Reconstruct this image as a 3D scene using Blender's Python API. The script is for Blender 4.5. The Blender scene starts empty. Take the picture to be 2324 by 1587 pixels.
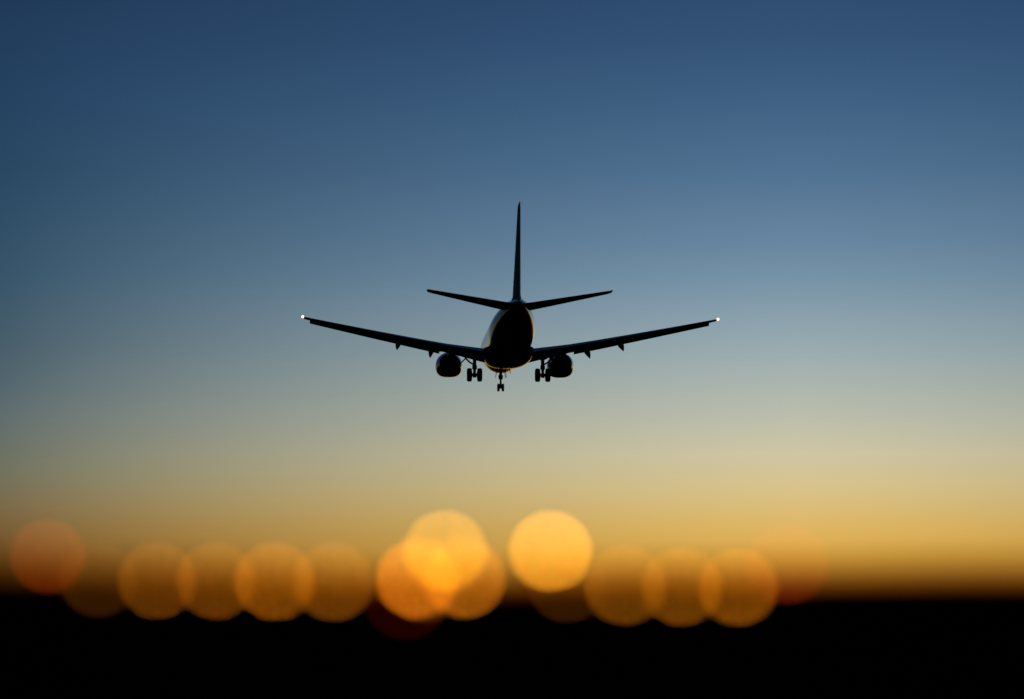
import bpy, bmesh, math
from mathutils import Vector, Matrix, Euler

R = math.radians
scn = bpy.context.scene
col = scn.collection

# ------------------------------------------------------------------ camera
# A long fast lens focused on the aircraft; everything close by melts into discs.
CAM_Z = 1.7
CAM_PITCH = 6.0
FPX = 6200.0                     # focal length in units of a 2323 wide frame
cam_d = bpy.data.cameras.new("camera")
cam = bpy.data.objects.new("camera", cam_d)
col.objects.link(cam)
cam.location = (0, 0, CAM_Z)
cam.rotation_euler = (R(90 + CAM_PITCH), 0, 0)
cam_d.sensor_width = 36.0
cam_d.lens = 36.0 * FPX / 2323.0
cam_d.clip_start = 0.1
cam_d.clip_end = 60000
cam_d.dof.use_dof = True
cam_d.dof.focus_distance = 228.0
cam_d.dof.aperture_fstop = 0.1305
cam_d.dof.aperture_ratio = 0.965
scn.camera = cam

# ------------------------------------------------------------------ render look
scn.view_settings.view_transform = 'Standard'
scn.view_settings.look = 'None'
scn.view_settings.exposure = 0
scn.view_settings.gamma = 1
scn.cycles.use_denoising = True
scn.cycles.use_adaptive_sampling = False
scn.cycles.sample_clamp_direct = 0
scn.cycles.sample_clamp_indirect = 2

# ------------------------------------------------------------------ dusk sky
SUN_AZ = 6.0          # the afterglow, degrees right of the view axis
SUN_EL = -2.9


def lin(c):
    return tuple(((v / 255) / 12.92 if v / 255 <= 0.04045 else ((v / 255 + 0.055) / 1.055) ** 2.4) for v in c)


world = bpy.data.worlds.new("World")
scn.world = world
world.use_nodes = True
nt = world.node_tree
N, L = nt.nodes, nt.links
N.clear()


def math_node(op, a, b=None, clamp=False):
    n = N.new('ShaderNodeMath')
    n.operation = op
    n.use_clamp = clamp
    for i, v in enumerate((a, b)):
        if v is None:
            continue
        if isinstance(v, (int, float)):
            n.inputs[i].default_value = v
        else:
            L.new(v, n.inputs[i])
    return n.outputs[0]


def map_range(v, a, b, c, d, kind='LINEAR'):
    n = N.new('ShaderNodeMapRange')
    n.interpolation_type = kind
    L.new(v, n.inputs[0])
    for i, x in enumerate((a, b, c, d)):
        n.inputs[i + 1].default_value = x
    return n.outputs[0]


EL0, EL1 = -1.0, 14.0


def elev(y):
    return CAM_PITCH + math.degrees(math.atan((793.5 - y * 0.79337) / FPX))


# sRGB colour of the sky at a series of heights, towards the afterglow and well to the left of it
GLOW = [(elev(y), c) for y, c in (
    (1900, (40, 3, 0)), (1790, (84, 22, 2)), (1740, (128, 56, 8)), (1695, (182, 106, 26)), (1645, (213, 146, 52)), (1600, (222, 166, 66)), (1500, (222, 183, 102)), (1400, (216, 194, 138)), (1300, (206, 197, 163)), (1200, (188, 189, 171)),
    (1100, (170, 180, 174)), (1000, (153, 170, 175)), (900, (136, 158, 172)), (800, (118, 145, 166)), (700, (104, 133, 159)), (500, (81, 113, 145)), (300, (64, 97, 131)), (120, (51, 83, 119)), (-40, (45, 76, 111)))]
AWAY = [(elev(y), c) for y, c in (
    (1900, (24, 2, 0)), (1790, (48, 12, 1)), (1740, (70, 32, 4)), (1695, (97, 56, 12)), (1645, (110, 70, 24)), (1600, (117, 80, 36)), (1530, (121, 91, 51)), (1450, (123, 106, 74)), (1350, (113, 114, 95)), (1200, (96, 108, 109)),
    (1100, (83, 100, 108)), (1000, (72, 92, 105)), (800, (56, 83, 105)), (650, (49, 77, 101)), (500, (43, 71, 97)), (300, (37, 66, 97)), (120, (34, 61, 92)), (-40, (31, 55, 86)))]


def ramp(v, stops):
    # the Sky Texture's own faint twilight is added to this below, so leave room for it
    def room(el):
        k = max(0.0, min(1.0, (el - 2.3) / 10.0))
        return (0.026 - 0.0155 * k, 0.0135 - 0.001 * k, 0.003 + 0.0100 * k)
    n = N.new('ShaderNodeValToRGB')
    e = n.color_ramp.elements
    n.color_ramp.interpolation = 'LINEAR'
    while len(e) < len(stops):
        e.new(0.5)
    for k, (el, c) in enumerate(stops):
        e[k].position = (el - EL0) / (EL1 - EL0)
    for k, (el, c) in enumerate(stops):
        e[k].color = (*[max(0.0, a - b) for a, b in zip(lin(c), room(el))], 1)
    L.new(v, n.inputs[0])
    return n.outputs[0]


tc = N.new('ShaderNodeTexCoord')
sep = N.new('ShaderNodeSeparateXYZ')
L.new(tc.outputs['Generated'], sep.inputs[0])
el = math_node('MULTIPLY', math_node('ARCSINE', sep.outputs[2]), 180 / math.pi)
az = math_node('MULTIPLY', math_node('ARCTAN2', sep.outputs[0], sep.outputs[1]), 180 / math.pi)
daz = math_node('ABSOLUTE', math_node('SUBTRACT', az, SUN_AZ))
t = math_node('MULTIPLY', daz, 1 / 16.6)
t = math_node('POWER', t, 1.4, clamp=True)
el01 = map_range(el, EL0, EL1, 0, 1)
mix = N.new('ShaderNodeMix')
mix.data_type = 'RGBA'
L.new(t, mix.inputs[0])
L.new(ramp(el01, GLOW), mix.inputs[6])
L.new(ramp(el01, AWAY), mix.inputs[7])
# the sky keeps getting darker away from the afterglow and towards the zenith
dark = math_node('MULTIPLY', math_node('MAXIMUM', math_node('EXPONENT', math_node('MULTIPLY', math_node('MAXIMUM', math_node('SUBTRACT', daz, 16.6), 0.0), -0.095)), 0.03), map_range(el, 14, 60, 1.0, 0.25, 'SMOOTHSTEP'))
bg = N.new('ShaderNodeBackground')
L.new(mix.outputs[2], bg.inputs[0])
L.new(dark, bg.inputs[1])
sky = N.new('ShaderNodeTexSky')
sky.sky_type = 'NISHITA'
sky.sun_disc = False
sky.sun_elevation = R(SUN_EL)
sky.sun_rotation = R(SUN_AZ)
bg2 = N.new('ShaderNodeBackground')
L.new(sky.outputs[0], bg2.inputs[0])
bg2.inputs[1].default_value = 0.05
add = N.new('ShaderNodeAddShader')
L.new(bg.outputs[0], add.inputs[0])
L.new(bg2.outputs[0], add.inputs[1])
out = N.new('ShaderNodeOutputWorld')
L.new(add.outputs[0], out.inputs[0])
world.cycles.sampling_method = 'AUTOMATIC'


# ------------------------------------------------------------------ materials
def mat(name, base, rough=0.5, metal=0.0, coat=0.0, noise=0.0, scale=3.0, emit=None, bump=0.0, spec=0.5):
    m = bpy.data.materials.new(name)
    m.use_nodes = True
    n, l = m.node_tree.nodes, m.node_tree.links
    p = n['Principled BSDF']
    p.inputs['Base Color'].default_value = (*base, 1)
    p.inputs['Roughness'].default_value = rough
    p.inputs['Metallic'].default_value = metal
    p.inputs['Coat Weight'].default_value = coat
    p.inputs['Specular IOR Level'].default_value = spec
    if noise:
        tcn = n.new('ShaderNodeTexCoord')
        ns = n.new('ShaderNodeTexNoise')
        ns.inputs['Scale'].default_value = scale
        ns.inputs['Detail'].default_value = 6
        l.new(tcn.outputs['Object'], ns.inputs['Vector'])
        cr = n.new('ShaderNodeValToRGB')
        cr.color_ramp.elements[0].position = 0.3
        cr.color_ramp.elements[1].position = 0.7
        cr.color_ramp.elements[0].color = (*[v * (1 - noise) for v in base], 1)
        cr.color_ramp.elements[1].color = (*[v * (1 + noise) for v in base], 1)
        l.new(ns.outputs[0], cr.inputs[0])
        l.new(cr.outputs[0], p.inputs['Base Color'])
        if bump:
            b = n.new('ShaderNodeBump')
            b.inputs['Strength'].default_value = bump
            l.new(ns.outputs[0], b.inputs['Height'])
            l.new(b.outputs[0], p.inputs['Normal'])
    if emit:
        c, s = emit
        p.inputs['Emission Color'].default_value = (*c, 1)
        p.inputs['Emission Strength'].default_value = s
    return m


M = {
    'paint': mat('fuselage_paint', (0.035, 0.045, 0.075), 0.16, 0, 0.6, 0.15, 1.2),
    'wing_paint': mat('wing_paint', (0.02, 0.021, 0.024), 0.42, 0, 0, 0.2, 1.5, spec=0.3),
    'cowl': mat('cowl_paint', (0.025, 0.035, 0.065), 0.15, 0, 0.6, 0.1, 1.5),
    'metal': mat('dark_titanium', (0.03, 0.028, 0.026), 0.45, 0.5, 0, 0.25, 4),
    'strut': mat('gear_strut', (0.03, 0.03, 0.032), 0.5, 0, 0, 0.2, 6, spec=0.3),
    'rubber': mat('tyre_rubber', (0.008, 0.008, 0.008), 0.85, 0, 0, 0.3, 12, spec=0.2),
    'soil': mat('grass_bank', (0.012, 0.012, 0.007), 0.95, 0, 0, 0.5, 2.5, bump=0.4, spec=0.0),
    'post': mat('post_metal', (0.06, 0.06, 0.06), 0.6, 0.3, 0, 0.3, 20),
    'can': mat('lamp_can', (0.05, 0.045, 0.03), 0.5, 0.2, 0, 0.3, 25),
    'fin_paint': mat('fin_paint', (0.005, 0.007, 0.014), 0.52, 0, 0, 0.15, 1.2, spec=0.1),
    'navlamp': mat('navigation_lamp', (0.9, 0.8, 0.75), 0.2, emit=((1.0, 0.72, 0.6), 5.0)),
    'beacon': mat('red_beacon_glass', (0.35, 0.02, 0.02), 0.2),
}


# wing tip lights: soft glow painted into the emission, white fading to peach rim
_n, _l = M['navlamp'].node_tree.nodes, M['navlamp'].node_tree.links
_lw = _n.new('ShaderNodeLayerWeight')
_lw.inputs[0].default_value = 0.5
_cr = _n.new('ShaderNodeValToRGB')
_cr.color_ramp.elements[0].color = (1.0, 0.86, 0.78, 1)
_cr.color_ramp.elements[0].position = 0.25
_cr.color_ramp.elements[1].color = (0.30, 0.11, 0.07, 1)
_cr.color_ramp.elements[1].position = 0.8
_l.new(_lw.outputs['Facing'], _cr.inputs[0])
_l.new(_cr.outputs[0], _n['Principled BSDF'].inputs['Emission Color'])
_n['Principled BSDF'].inputs['Emission Strength'].default_value = 2.2

# ------------------------------------------------------------------ mesh helpers
def link(name, bm, material, parent=None, smooth=True):
    bmesh.ops.remove_doubles(bm, verts=bm.verts, dist=1e-5)
    bmesh.ops.recalc_face_normals(bm, faces=bm.faces)
    me = bpy.data.meshes.new(name)
    bm.to_mesh(me)
    bm.free()
    me.materials.append(material)
    o = bpy.data.objects.new(name, me)
    col.objects.link(o)
    if parent is not None:
        o.parent = parent
    if smooth:
        me.shade_smooth()
        try:
            me.set_sharp_from_angle(angle=R(42))
        except Exception:
            pass
    return o


def tag(o, label=None, cat=None, group=None, kind=None):
    for k, v in (('label', label), ('category', cat), ('group', group), ('kind', kind)):
        if v:
            o[k] = v
    return o


def rings(bm, rs, caps=True):
    vs = [[bm.verts.new(p) for p in r] for r in rs]
    n = len(rs[0])
    for a, b in zip(vs, vs[1:]):
        for i in range(n):
            bm.faces.new((a[i], a[(i + 1) % n], b[(i + 1) % n], b[i]))
    if caps:
        bm.faces.new(vs[0])
        bm.faces.new(vs[-1])
    return vs


def tube(bm, pts, rad, seg=12):
    """A bar through pts with a radius for each point."""
    pts = [Vector(p) for p in pts]
    if isinstance(rad, (int, float)):
        rad = [rad] * len(pts)
    rs = []
    for i, p in enumerate(pts):
        d = (pts[min(i + 1, len(pts) - 1)] - pts[max(i - 1, 0)]).normalized()
        u = d.cross(Vector((0, 1, 0)) if abs(d.y) < 0.9 else Vector((1, 0, 0))).normalized()
        w = d.cross(u)
        rs.append([p + (u * math.cos(2 * math.pi * k / seg) + w * math.sin(2 * math.pi * k / seg)) * rad[i] for k in range(seg)])
    rings(bm, rs)


def lathe_x(bm, c, prof, seg=36):
    """Revolve (x, radius) pairs about the x axis through c."""
    c = Vector(c)
    rs = [[c + Vector((x, r * math.cos(2 * math.pi * k / seg), r * math.sin(2 * math.pi * k / seg))) for k in range(seg)] for x, r in prof]
    rings(bm, rs)


def plate(bm, pts, thick):
    """A flat plate: outline pts, given a thickness along its normal."""
    pts = [Vector(p) for p in pts]
    n = (pts[1] - pts[0]).cross(pts[2] - pts[0]).normalized() * thick / 2
    rings(bm, [[p - n for p in pts], [p + n for p in pts]])


# ------------------------------------------------------------------ the airliner
# Local axes: x right, y towards the nose, z up; "aft" is metres behind the nose.
REF = 18.0


def A(aft, x, z):
    return Vector((x, REF - aft, z))


plane = bpy.data.objects.new("airliner", None)
col.objects.link(plane)
tag(plane, "dark twin engine passenger jet silhouetted against the dusk sky with its landing gear down", "airliner")


def airfoil(tc, camber=0.015, n=14):
    """Closed outline of (chord fraction, height fraction), from the trailing edge over the top and back below."""
    up, lo = [], []
    for i in range(n + 1):
        x = 0.5 * (1 - math.cos(math.pi * i / n))
        yt = 5 * tc * (0.2969 * math.sqrt(x) - 0.126 * x - 0.3516 * x * x + 0.2843 * x ** 3 - 0.1015 * x ** 4) + 0.0012
        yc = camber * 4 * x * (1 - x)
        up.append((x, yc + yt))
        lo.append((x, yc - yt))
    return list(reversed(up)) + lo[1:]


def section(le, te, x, z, tc, twist=0.0, camber=0.015, vertical=False):
    """Ring of points of an aerofoil section: le and te are aft stations, twist in degrees nose up about the trailing third."""
    c = te - le
    ca, sa = math.cos(R(twist)), math.sin(R(twist))
    pts = []
    for u, h in airfoil(tc, 0 if vertical else camber):
        dx, dz = (u - 0.6) * c, h * c
        a = dx * ca + dz * sa
        b = -dx * sa + dz * ca
        if vertical:
            pts.append(A(le + u * c, x + h * c, z))
        else:
            pts.append(A(le + 0.6 * c + a, x, z + b))
    return pts


# fuselage ---------------------------------------------------------
FUS = [(0.02, 0.04, -0.50, -0.58), (0.15, 0.28, -0.26, -0.84), (0.5, 0.62, 0.08, -1.14), (1.1, 0.98, 0.50, -1.42), (2.0, 1.34, 1.08, -1.68),
       (3.0, 1.62, 1.62, -1.84), (4.4, 1.82, 1.94, -2.0), (6.0, 1.88, 2.0, -2.06), (10, 1.88, 2.0, -2.05), (15, 1.88, 2.0, -2.0), (20, 1.88, 2.0, -2.0), (23.5, 1.88, 2.0, -2.0),
       (25.2, 1.87, 2.0, -1.92), (27, 1.81, 2.0, -1.66), (29, 1.67, 1.99, -1.24), (31, 1.46, 1.97, -0.76), (33, 1.18, 1.93, -0.24), (35, 0.84, 1.84, 0.28),
       (36.6, 0.52, 1.70, 0.68), (37.6, 0.31, 1.52, 0.92), (38.02, 0.17, 1.38, 1.04)]
bm = bmesh.new()
SEG = 56
rs = []
for aft, w, zt, zb in FUS:
    zc, h = (zt + zb) / 2, (zt - zb) / 2
    rs.append([A(aft, w * math.sin(2 * math.pi * k / SEG), zc + h * math.cos(2 * math.pi * k / SEG)) for k in range(SEG)])
rings(bm, rs)
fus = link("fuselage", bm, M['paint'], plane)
fus.data.shade_smooth()

bm = bmesh.new()
tube(bm, [A(37.9, 0, 1.2), A(38.25, 0, 1.24)], [0.15, 0.11], 20)
link("exhaust_outlet", bm, M['metal'], fus)

# belly fairing under the wing centre section
bm = bmesh.new()
rs = []
for aft, w, d in [(11.0, 0.8, 1.93), (12.0, 1.45, 2.08), (13.5, 1.95, 2.22), (15.5, 2.12, 2.32), (18.0, 2.15, 2.34), (20.5, 2.05, 2.30), (22.2, 1.75, 2.18), (23.5, 1.2, 2.02), (24.3, 0.7, 1.9)]:
    r = []
    for k in range(33):
        a = math.pi * k / 32
        s = math.copysign(abs(math.cos(a)) ** 0.75, math.cos(a))
        r.append(A(aft, w * s, -0.9 - (d - 0.9) * math.sin(a) ** 0.8))
    rs.append(r)
rings(bm, rs)
link("belly_fairing", bm, M['paint'], plane)

# blade antennas and the beacon on the belly
for aft, x, z, hgt in ((9.0, 0.55, -1.90, 0.42), (7.2, -0.5, -1.9, 0.36)):
    bm = bmesh.new()
    plate(bm, [A(aft - 0.2, x, z), A(aft + 0.25, x, z), A(aft + 0.34, x * 1.15, z - hgt), A(aft + 0.16, x * 1.15, z - hgt)], 0.05)
    link("blade_antenna", bm, M['wing_paint'], fus)
bm = bmesh.new()
tube(bm, [A(24.6, 0, -1.9), A(24.6, 0, -2.05), A(24.6, 0, -2.1)], [0.1, 0.09, 0.03], 16)
link("beacon_light", bm, M['beacon'], fus)

# fin ---------------------------------------------------------------
bm = bmesh.new()
fs = [section(29.0, 37.5, 0, 1.3, 0.17, vertical=True), section(29.6, 37.5, 0, 1.75, 0.115, vertical=True), section(30.9, 37.5, 0, 2.2, 0.088, vertical=True), section(33.2, 37.85, 0, 5.2, 0.088, vertical=True),
      section(35.9, 38.28, 0, 8.80, 0.088, vertical=True), section(36.2, 38.32, 0, 9.02, 0.075, vertical=True), section(36.7, 38.34, 0, 9.14, 0.05, vertical=True)]
rings(bm, fs)
fin = link("tail_fin", bm, M['fin_paint'], plane)
bm = bmesh.new()
plate(bm, [A(25.6, 0, 1.9), A(30.6, 0, 1.9), A(31.0, 0, 2.45), A(29.6, 0, 2.22)], 0.14)
link("dorsal_fillet", bm, M['fin_paint'], fin)

# small vortex generator tabs on top of the rear fuselage
for s in (-1, 1):
    for k in range(4):
        a = R(15 + 9 * k)
        aft = 34.2
        cx, cz = 0.97 * math.sin(a) * s, 0.82 + 1.06 * math.cos(a)
        n = Vector((math.sin(a) * s, 0, math.cos(a)))
        p0, p1 = A(aft - 0.1, cx, cz), A(aft + 0.16, cx, cz)
        bm = bmesh.new()
        plate(bm, [p0 - n * 0.1, p1 - n * 0.1, p1 + n * 0.13, p0 + n * 0.10], 0.035)
        link("vortex_generator", bm, M['wing_paint'], fus, smooth=False)

# tailplane -----------------------------------------------------------
for s in (-1, 1):
    bm = bmesh.new()
    st = []
    for x, le, te, z, tc in ((0.3, 32.9, 37.3, 1.22, 0.115), (1.0, 33.4, 37.35, 1.31, 0.112), (4.0, 35.25, 38.05, 1.74, 0.105), (6.9, 37.1, 38.68, 2.16, 0.10), (7.12, 37.35, 38.72, 2.20, 0.08), (7.18, 37.6, 38.7, 2.21, 0.03)):
        st.append(section(le, te, s * x, z, tc, -2.5, -0.005))
    rings(bm, st)
    link("tailplane", bm, M['wing_paint'], plane)

# wings ---------------------------------------------------------------
def wing_geo(x):
    """leading edge, trailing edge, reference height, thickness ratio at half-span x"""
    def lerp(tab):
        for (x0, v0), (x1, v1) in zip(tab, tab[1:]):
            if x <= x1:
                return v0 + (v1 - v0) * (x - x0) / (x1 - x0)
        return tab[-1][1]
    le = lerp([(0, 12.3), (1.9, 13.3), (5.2, 15.5), (17.2, 22.45)])
    te = lerp([(0, 20.9), (1.9, 20.85), (5.6, 20.95), (17.2, 24.0)])
    z = -1.31 + 0.1585 * (x - 1.9) + 0.0008 * max(0, x - 1.9) ** 2
    tc = lerp([(0, 0.15), (1.9, 0.14), (5.2, 0.12), (17.2, 0.10)])
    return le, te, z, tc


def wing_station(s, x, f0=0.0, f1=1.0, dz=0.0, rot=0.0, daft=0.0, tc=None, camber=0.015):
    """A section over the chord fractions f0..f1 of the wing at x, moved and rotated about its front end (positive: rear end down)."""
    le, te, z, t0 = wing_geo(x)
    c = te - le
    a0, a1 = le + f0 * c, le + f1 * c
    cc = a1 - a0
    t0 = t0 if tc is None else tc
    ca, sa = math.cos(R(rot)), math.sin(R(rot))
    pts = []
    for u, h in airfoil(t0, camber):
        dx, dh = u * cc, h * cc
        pts.append(A(a0 + daft + dx * ca - dh * -sa * 0 + dh * sa, s * x, z + dz - dx * sa + dh * ca))
    return pts


for s in (-1, 1):
    bm = bmesh.new()
    st = [wing_station(s, x) for x in (0.6, 1.9, 3.5, 5.2, 7.5, 10, 12.5, 14.5, 16.2, 16.9)]
    st.append(wing_station(s, 17.08, 0.15, 1.0, 0.0))
    st.append(wing_station(s, 17.16, 0.45, 1.0, 0.0, tc=0.05))
    rings(bm, st)
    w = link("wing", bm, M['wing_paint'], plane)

    # drooped slats along the leading edge, outboard of the engine
    for x0, x1, fr in ((5.75, 9.198, 0.20), (9.20, 12.748, 0.26), (12.75, 16.6, 0.36)):
        bm = bmesh.new()
        rings(bm, [wing_station(s, x, 0.0, fr, -0.35 + 0.007 * (x - 5.75), -27, -0.26, 0.06 / fr, 0.06) for x in (x0, (x0 + x1) / 2, x1)])
        link("slat", bm, M['wing_paint'], w)
    # hinged leading edge flap between engine and fuselage
    bm = bmesh.new()
    rings(bm, [wing_station(s, x, 0.0, 0.10, -0.12, -30, -0.1, 0.12) for x in (2.3, 4.0)])
    link("leading_edge_flap", bm, M['wing_paint'], w)

    # trailing edge flaps, two panels each
    for x0, x1, dz, rot in ((1.95, 4.15, -0.06, 19), (5.75, 12.3, -0.10, 26)):
        bm = bmesh.new()
        rings(bm, [wing_station(s, x, 0.78, 0.97, dz, rot * 0.6, 0.25, 0.15) for x in (x0, (x0 + x1) / 2, x1)])
        link("flap", bm, M['wing_paint'], w)
        bm = bmesh.new()
        rings(bm, [wing_station(s, x, 0.97, 1.10, dz - 0.19 * (wing_geo(x)[1] - wing_geo(x)[0]) * math.sin(R(rot * 0.6)) - 0.03, rot, 0.22, 0.15) for x in (x0, (x0 + x1) / 2, x1)])
        link("flap", bm, M['wing_paint'], w)
    bm = bmesh.new()
    rings(bm, [wing_station(s, x, 0.80, 1.0, -0.01, 5, 0.03, 0.12) for x in (12.6, 15.9)])
    link("aileron", bm, M['wing_paint'], w)

    # flap track fairings, their rear ends swung down with the flaps
    for x, tip in ((6.5, 1.45), (9.25, 1.30)):
        le, te, z, tc = wing_geo(x)
        c = te - le
        bm = bmesh.new()
        rs = []
        for f, dz, w_, h_ in ((0.45, -0.20, 0.02, 0.03), (0.52, -0.30, 0.12, 0.14), (0.66, -0.42, 0.22, 0.26), (0.82, -0.56, 0.24, 0.30), (0.98, -0.80, 0.20, 0.27), (1.10, -1.06, 0.12, 0.17), (1.19, -1.32, 0.02, 0.03)):
            ox = 0.14 * max(0, f - 0.8) / 0.39
            rs.append([A(le + f * c, s * (x + ox) + w_ * math.cos(2 * math.pi * k / 16), z + dz * tip / 1.45 + h_ * math.sin(2 * math.pi * k / 16)) for k in range(16)])
        rings(bm, rs)
        link("flap_fairing", bm, M['wing_paint'], w)

    # navigation lamp in the wing tip, lit
    le, te, z, tc = wing_geo(17.16)
    bm = bmesh.new()
    bmesh.ops.create_uvsphere(bm, u_segments=20, v_segments=12, radius=0.135)
    bmesh.ops.transform(bm, matrix=Matrix.Translation(A(te - 0.25, s * 17.14, z + 0.02)) @ Matrix.Diagonal((1, 1.4, 1, 1)), verts=bm.verts)
    link("navigation_light", bm, M['navlamp'], w)

# engines ---------------------------------------------------------------
def nacelle_ring(aft, cx, cz, w, ht, hb, flat):
    r = []
    for k in range(48):
        a = 2 * math.pi * k / 48
        x, z = math.sin(a), math.cos(a)
        if z < 0:                       # flattened, pouch-like underside
            e = 2 + flat
            m = (abs(x) ** e + abs(z) ** e) ** (-1 / e)
            x, z = x * m, z * m
        r.append(A(aft, cx + w * x, cz + (ht if z > 0 else hb) * z))
    return r


for s in (-1, 1):
    cx, cz = s * 4.83, -1.80
    bm = bmesh.new()
    prof = [(14.15, 0.80, 0.80, 0.80, 0), (14.25, 0.86, 0.86, 0.86, 0.1), (13.2, 1.06, 1.03, 0.98, 0.5), (12.3, 1.14, 1.10, 1.02, 0.7), (11.4, 1.16, 1.10, 1.02, 0.8), (10.8, 1.08, 1.04, 0.96, 0.8), (10.55, 0.92, 0.90, 0.84, 1.0),
            (10.6, 0.84, 0.82, 0.77, 0.8), (10.9, 0.78, 0.77, 0.74, 0.4), (11.6, 0.77, 0.77, 0.77, 0), (12.2, 0.77, 0.77, 0.77, 0)]
    rings(bm, [nacelle_ring(a, cx, cz, w_, t_, b_, f_) for a, w_, t_, b_, f_ in prof], caps=False)
    bmesh.ops.holes_fill(bm, edges=bm.edges, sides=0)
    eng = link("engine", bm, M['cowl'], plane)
    bm = bmesh.new()
    tube(bm, [A(12.6, cx, cz), A(14.3, cx, cz), A(15.2, cx, cz + 0.02), A(15.25, cx, cz + 0.02), A(14.9, cx, cz + 0.02)], [0.62, 0.60, 0.40, 0.36, 0.34], 32)
    link("core_nozzle", bm, M['metal'], eng)
    bm = bmesh.new()
    tube(bm, [A(14.8, cx, cz + 0.02), A(15.3, cx, cz + 0.02), A(15.9, cx, cz + 0.03)], [0.25, 0.2, 0.02], 24)
    link("exhaust_plug", bm, M['metal'], eng)
    bm = bmesh.new()
    pts = []
    for aft, z0, z1, hw in ((11.3, cz + 0.85, cz + 1.03, 0.05), (12.6, cz + 0.7, cz + 1.22, 0.20), (14.2, cz + 0.5, cz + 1.35, 0.24), (16.0, cz + 0.35, cz + 1.15, 0.22), (17.8, cz + 0.75, cz + 1.05, 0.14), (18.9, cz + 0.95, cz + 1.1, 0.03)):
        pts.append([A(aft, cx - hw, z0), A(aft, cx + hw, z0), A(aft, cx + hw, z1), A(aft, cx - hw, z1)])
    rings(bm, pts)
    link("pylon", bm, M['wing_paint'], eng)

# landing gear -----------------------------------------------------------
def wheel(parent, c, rad, wid):
    bm = bmesh.new()
    h = wid / 2
    lathe_x(bm, c, [(-h * 0.7, rad * 0.52), (-h * 0.95, rad * 0.62), (-h, rad * 0.78), (-h * 0.88, rad * 0.92), (-h * 0.6, rad * 0.985), (0, rad), (h * 0.6, rad * 0.985), (h * 0.88, rad * 0.92), (h, rad * 0.78), (h * 0.95, rad * 0.62), (h * 0.7, rad * 0.52)], 40)
    wh = link("wheel", bm, M['rubber'], parent)
    return wh


def hub(parent, c, rad, wid):
    bm = bmesh.new()
    lathe_x(bm, c, [(-wid / 2, rad * 0.6), (-wid / 2 + 0.03, rad), (wid / 2 - 0.03, rad), (wid / 2, rad * 0.6)], 28)
    link("hub", bm, M['strut'], parent)


for s in (-1, 1):
    gx, ga, gz = s * 2.86, 19.6, -3.13
    bm = bmesh.new()
    tube(bm, [A(ga - 0.1, gx, -1.5), A(ga - 0.05, gx, -2.35)], [0.15, 0.15], 16)
    tube(bm, [A(ga - 0.05, gx, -2.30), A(ga - 0.05, gx, -2.36), A(ga - 0.02, gx, -2.62), A(ga - 0.02, gx, -2.68)], [0.17, 0.20, 0.20, 0.16], 16)
    tube(bm, [A(ga, gx, -2.6), A(ga, gx, gz)], [0.12, 0.12], 16)
    tube(bm, [A(ga, gx, gz + 0.14), A(ga, gx, gz - 0.22)], [0.17, 0.15], 16)
    gear = link("main_landing_gear", bm, M['strut'], plane)
    bm = bmesh.new()
    tube(bm, [A(ga, gx - 0.42, gz), A(ga, gx - 0.2, gz), A(ga, gx + 0.2, gz), A(ga, gx + 0.42, gz)], [0.09, 0.11, 0.11, 0.09], 14)
    link("axle", bm, M['strut'], gear)
    for d in (-0.43, 0.43):
        wh = wheel(gear, A(ga, gx + d, gz), 0.57, 0.42)
        hub(wh, A(ga, gx + d - math.copysign(0.17, d), gz), 0.27, 0.16)
    bm = bmesh.new()                       # torque links
    tube(bm, [A(ga + 0.12, gx, -2.55), A(ga + 0.48, gx, -2.85), A(ga + 0.12, gx, gz + 0.1)], [0.06, 0.07, 0.06], 8)
    link("torque_link", bm, M['strut'], gear)
    bm = bmesh.new()                       # side brace to the wing outboard, and its actuator
    tube(bm, [A(ga - 0.1, gx + s * 0.05, -2.28), A(ga - 0.15, gx + s * 0.42, -2.05), A(ga - 0.15, gx + s * 0.75, -1.72), A(ga - 0.2, gx + s * 1.0, -1.25)], [0.06, 0.075, 0.07, 0.07], 10)
    tube(bm, [A(ga - 0.1, gx + s * 0.05, -1.85), A(ga - 0.1, gx + s * 0.5, -1.62), A(ga - 0.1, gx + s * 0.8, -1.3)], 0.05, 8)
    tube(bm, [A(ga - 0.1, gx, -1.95), A(ga - 0.1, gx - s * 0.28, -1.68), A(ga - 0.1, gx - s * 0.75, -1.55)], [0.07, 0.09, 0.07], 10)
    link("side_brace", bm, M['strut'], gear)
    bm = bmesh.new()                       # gear door hinged outboard
    plate(bm, [A(ga - 0.9, gx + s * 0.55, -1.55), A(ga + 0.5, gx + s * 0.55, -1.5), A(ga + 0.5, gx + s * 1.1, -2.08), A(ga - 0.8, gx + s * 1.12, -2.12)], 0.05)
    link("gear_door", bm, M['wing_paint'], gear)

ga, gz = 4.0, -3.24
bm = bmesh.new()
tube(bm, [A(ga - 0.1, 0, -1.6), A(ga - 0.05, 0, -2.35)], [0.14, 0.14], 16)
tube(bm, [A(ga - 0.05, 0, -2.1), A(ga - 0.05, 0, -2.15), A(ga - 0.05, 0, -2.45), A(ga - 0.05, 0, -2.5)], [0.15, 0.21, 0.2, 0.12], 16)
tube(bm, [A(ga, 0, -2.4), A(ga, 0, gz)], [0.09, 0.085], 14)
tube(bm, [A(ga, 0, gz + 0.1), A(ga, 0, gz - 0.1)], [0.09, 0.09], 12)
ng = link("nose_landing_gear", bm, M['strut'], plane)
bm = bmesh.new()
tube(bm, [A(ga, -0.22, gz), A(ga, 0.22, gz)], 0.07, 12)
link("axle", bm, M['strut'], ng)
for d in (-0.2, 0.2):
    wh = wheel(ng, A(ga, d, gz), 0.355, 0.22)
    hub(wh, A(ga, d - math.copysign(0.08, d), gz), 0.15, 0.1)
bm = bmesh.new()
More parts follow.
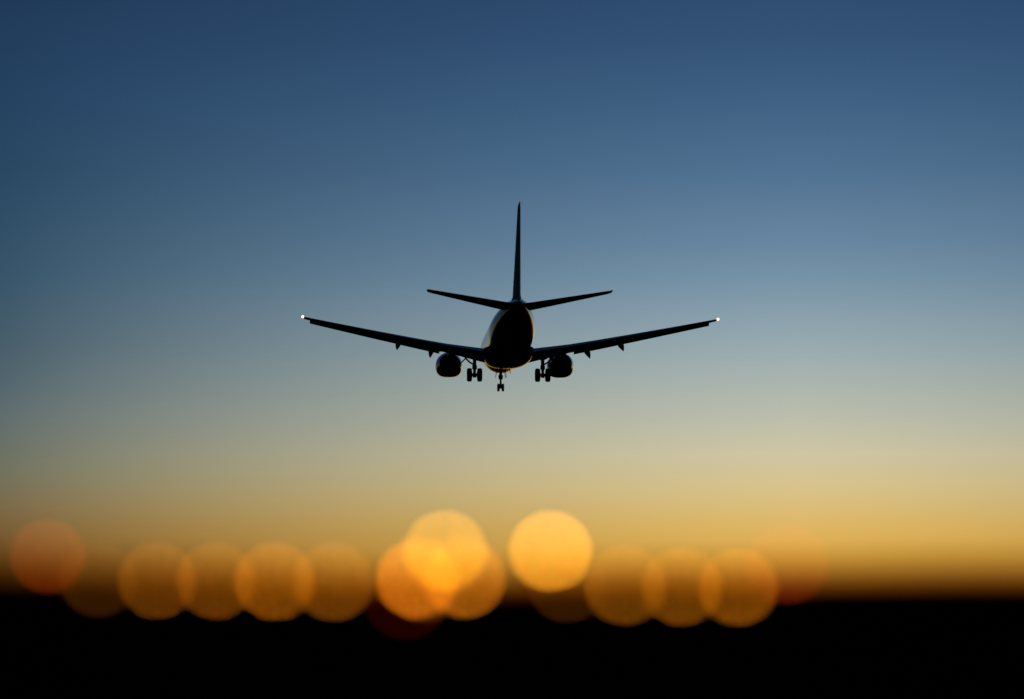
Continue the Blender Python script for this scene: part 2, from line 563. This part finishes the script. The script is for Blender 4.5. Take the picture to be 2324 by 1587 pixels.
tube(bm, [A(ga + 0.1, 0, -2.45), A(ga + 0.34, 0, -2.75), A(ga + 0.08, 0, gz + 0.1)], 0.04, 8)
link("torque_link", bm, M['strut'], ng)
for s in (-1, 1):
    bm = bmesh.new()
    plate(bm, [A(ga - 1.0, s * 0.36, -1.75), A(ga + 0.9, s * 0.36, -1.8), A(ga + 0.8, s * 0.50, -2.36), A(ga - 0.8, s * 0.46, -2.36)], 0.04)
    link("gear_door", bm, M['paint'], ng, smooth=False)

# attitude on final approach
CAMROT = Matrix.Rotation(R(CAM_PITCH), 4, 'X')
ATT = Matrix.Rotation(R(2.71), 4, 'Z') @ Matrix.Rotation(R(-4.25), 4, 'X') @ Matrix.Rotation(R(0.32), 4, 'Y')
POS = Vector((-0.35, 231.0, 0.86))
plane.matrix_world = Matrix.Translation(Vector((0, 0, CAM_Z)) + CAMROT @ POS) @ CAMROT @ ATT

# ------------------------------------------------------------------ ground
# Flat field to the horizon with a low grassed bank across it, some 25 m ahead.
BANK_Y = 26.5


def crest(x):
    """height of the bank's top along it"""
    return 2.365 - 0.006 * x - 0.11 * math.exp(-((x + 0.9) / 2.4) ** 2) + 0.012 * math.sin(x * 1.7)


def ground_z(x, y):
    d = y - BANK_Y
    k = 0.5 + 0.5 * math.cos(math.pi * max(-1, min(1, d / (7.0 if d < 0 else 9.0))))
    fade = 0.5 + 0.5 * math.cos(math.pi * max(0, min(1, (abs(x) - 30) / 40)))
    return crest(x) * k * fade


bm = bmesh.new()
xs = [-40000, -8000, -2000, -500, -150] + [-72 + 2 * i for i in range(21)] + [-30 + 0.5 * i for i in range(1, 120)] + [30 + 2 * i for i in range(22)] + [150, 500, 2000, 8000, 40000]
ys = [-40000, -5000, -800, -150, -40, -10, 5, 12, 16] + [17 + 0.4 * i for i in range(1, 50)] + [40, 50, 80, 150, 400, 1200, 5000, 15000, 40000]
grid = [[bm.verts.new((x, y, ground_z(x, y))) for x in xs] for y in ys]
for a, b in zip(grid, grid[1:]):
    for i in range(len(xs) - 1):
        bm.faces.new((a[i], a[i + 1], b[i + 1], b[i]))
g = link("ground", bm, M['soil'])
tag(g, "black unlit ground rising to a low bank along the bottom of the picture", "ground", kind="structure")

# ------------------------------------------------------------------ approach lights on the bank
LAMP_R = 0.038


def lamp_mat(k, rgb, cover):
    m = mat('lamp_glass_%d' % k, (0.6, 0.5, 0.35), 0.2)
    p = m.node_tree.nodes['Principled BSDF']
    s = max(rgb) / cover
    p.inputs['Emission Color'].default_value = (*[v / max(rgb) for v in rgb], 1)
    p.inputs['Emission Strength'].default_value = s
    return m


def approach_light(k, u, v, dist, rgb, label, mesh_from=None):
    z = CAM_Z + dist * math.tan(R(CAM_PITCH) + math.atan((793.5 - v) / FPX))
    x = (u - 1161.5) / FPX * math.hypot(dist, z - CAM_Z) * math.cos(math.atan((793.5 - v) / FPX))
    base = ground_z(x, dist + 0.06)
    root = bpy.data.objects.new("approach_light", None)
    col.objects.link(root)
    root.location = (x, dist, base)
    h = z - base
    tag(root, label, "approach light", "approach lights on the bank")
    assert h > 0.08, (label, h)
    blur = FPX * APERTURE * (1 / dist - 1 / 228.0)
    cover = (2 * LAMP_R / dist * FPX / blur) ** 2
    # post on a small foot
    bm = bmesh.new()
    tube(bm, [(0, 0.07, -0.12), (0, 0.07, 0.0), (0, 0.07, h - 0.055)], [0.014, 0.012, 0.012], 10)
    tube(bm, [(0, 0.07, -0.02), (0, 0.07, 0.012)], [0.05, 0.045], 14)
    link("post", bm, M['post'], root)
    # lamp can behind the glass, with a rim
    bm = bmesh.new()
    tube(bm, [(0, 0.002, h), (0, 0.0, h), (0, 0.02, h), (0, 0.05, h), (0, 0.085, h), (0, 0.10, h)], [LAMP_R + 0.001, LAMP_R + 0.006, LAMP_R + 0.006, LAMP_R + 0.003, LAMP_R * 0.6, 0.006], 24)
    link("lamp_housing", bm, M['can'], root)
    bm = bmesh.new()
    tube(bm, [(0, 0.0, h), (0, -0.004, h), (0, -0.008, h)], [LAMP_R, LAMP_R, LAMP_R * 0.8], 28)
    link("lamp_glass", bm, lamp_mat(k, rgb, cover), root)
    # yoke between post and can
    bm = bmesh.new()
    tube(bm, [(0, 0.07, h - 0.065), (-LAMP_R - 0.009, 0.05, h - 0.05), (-LAMP_R - 0.011, 0.04, h)], 0.005, 8)
    tube(bm, [(0, 0.07, h - 0.065), (LAMP_R + 0.009, 0.05, h - 0.05), (LAMP_R + 0.011, 0.04, h)], 0.005, 8)
    link("yoke", bm, M['post'], root)
    return root


APERTURE = cam_d.lens / 1000 / cam_d.dof.aperture_fstop
LAMPS = [
    (109, 1262, 24.6, (0.080, 0.008, 0.0), "dull red light high up at the far left end of the light row"),
    (223, 1315, 24.3, (0.030, 0.008, 0.0005), "faintest amber light in the left run, right below the dull red one"),
    (357, 1317, 23.9, (0.100, 0.027, 0.001), "dim amber light, second in the left run after the faint one"),
    (490, 1318, 23.9, (0.115, 0.031, 0.001), "dim amber light midway along the left run of five"),
    (623, 1319, 23.6, (0.175, 0.048, 0.001), "amber light, brightest of the left run of five"),
    (757, 1320, 23.5, (0.125, 0.035, 0.001), "dim amber light at the right end of the left run"),
    (945, 1314, 23.2, (0.42, 0.105, 0.003), "bright orange light at the lower left of the central cluster"),
    (962, 1325, 23.4, (0.05, 0.013, 0.001), "weak amber light almost hidden inside the bright orange one of the cluster"),
    (1010, 1250, 22.9, (0.35, 0.145, 0.004), "bright yellow light on top of the central cluster"),
    (1054, 1313, 23.2, (0.29, 0.080, 0.003), "orange light at the lower right of the central cluster"),
    (920, 1357, 22.2, (0.012, 0.0004, 0.0002), "very dark red light low under the central cluster"),
    (1249, 1251, 22.9, (0.52, 0.195, 0.008), "brightest yellow light, standing alone right of the central cluster"),
    (1288, 1323, 23.3, (0.030, 0.008, 0.0005), "very faint amber light low under the brightest yellow one"),
    (1418, 1328, 23.3, (0.125, 0.037, 0.001), "dim amber light at the left end of the right run"),
    (1546, 1331, 23.5, (0.140, 0.041, 0.001), "dim amber light in the middle of the right run"),
    (1675, 1332, 23.7, (0.165, 0.046, 0.001), "amber light at the right end of the right run"),
    (1785, 1280, 22.9, (0.070, 0.006, 0.001), "soft reddish orange light, farthest right and higher than the amber run"),
]
for k, (u, v, d, rgb, lab) in enumerate(LAMPS):
    approach_light(k, u, v, d, rgb, lab)
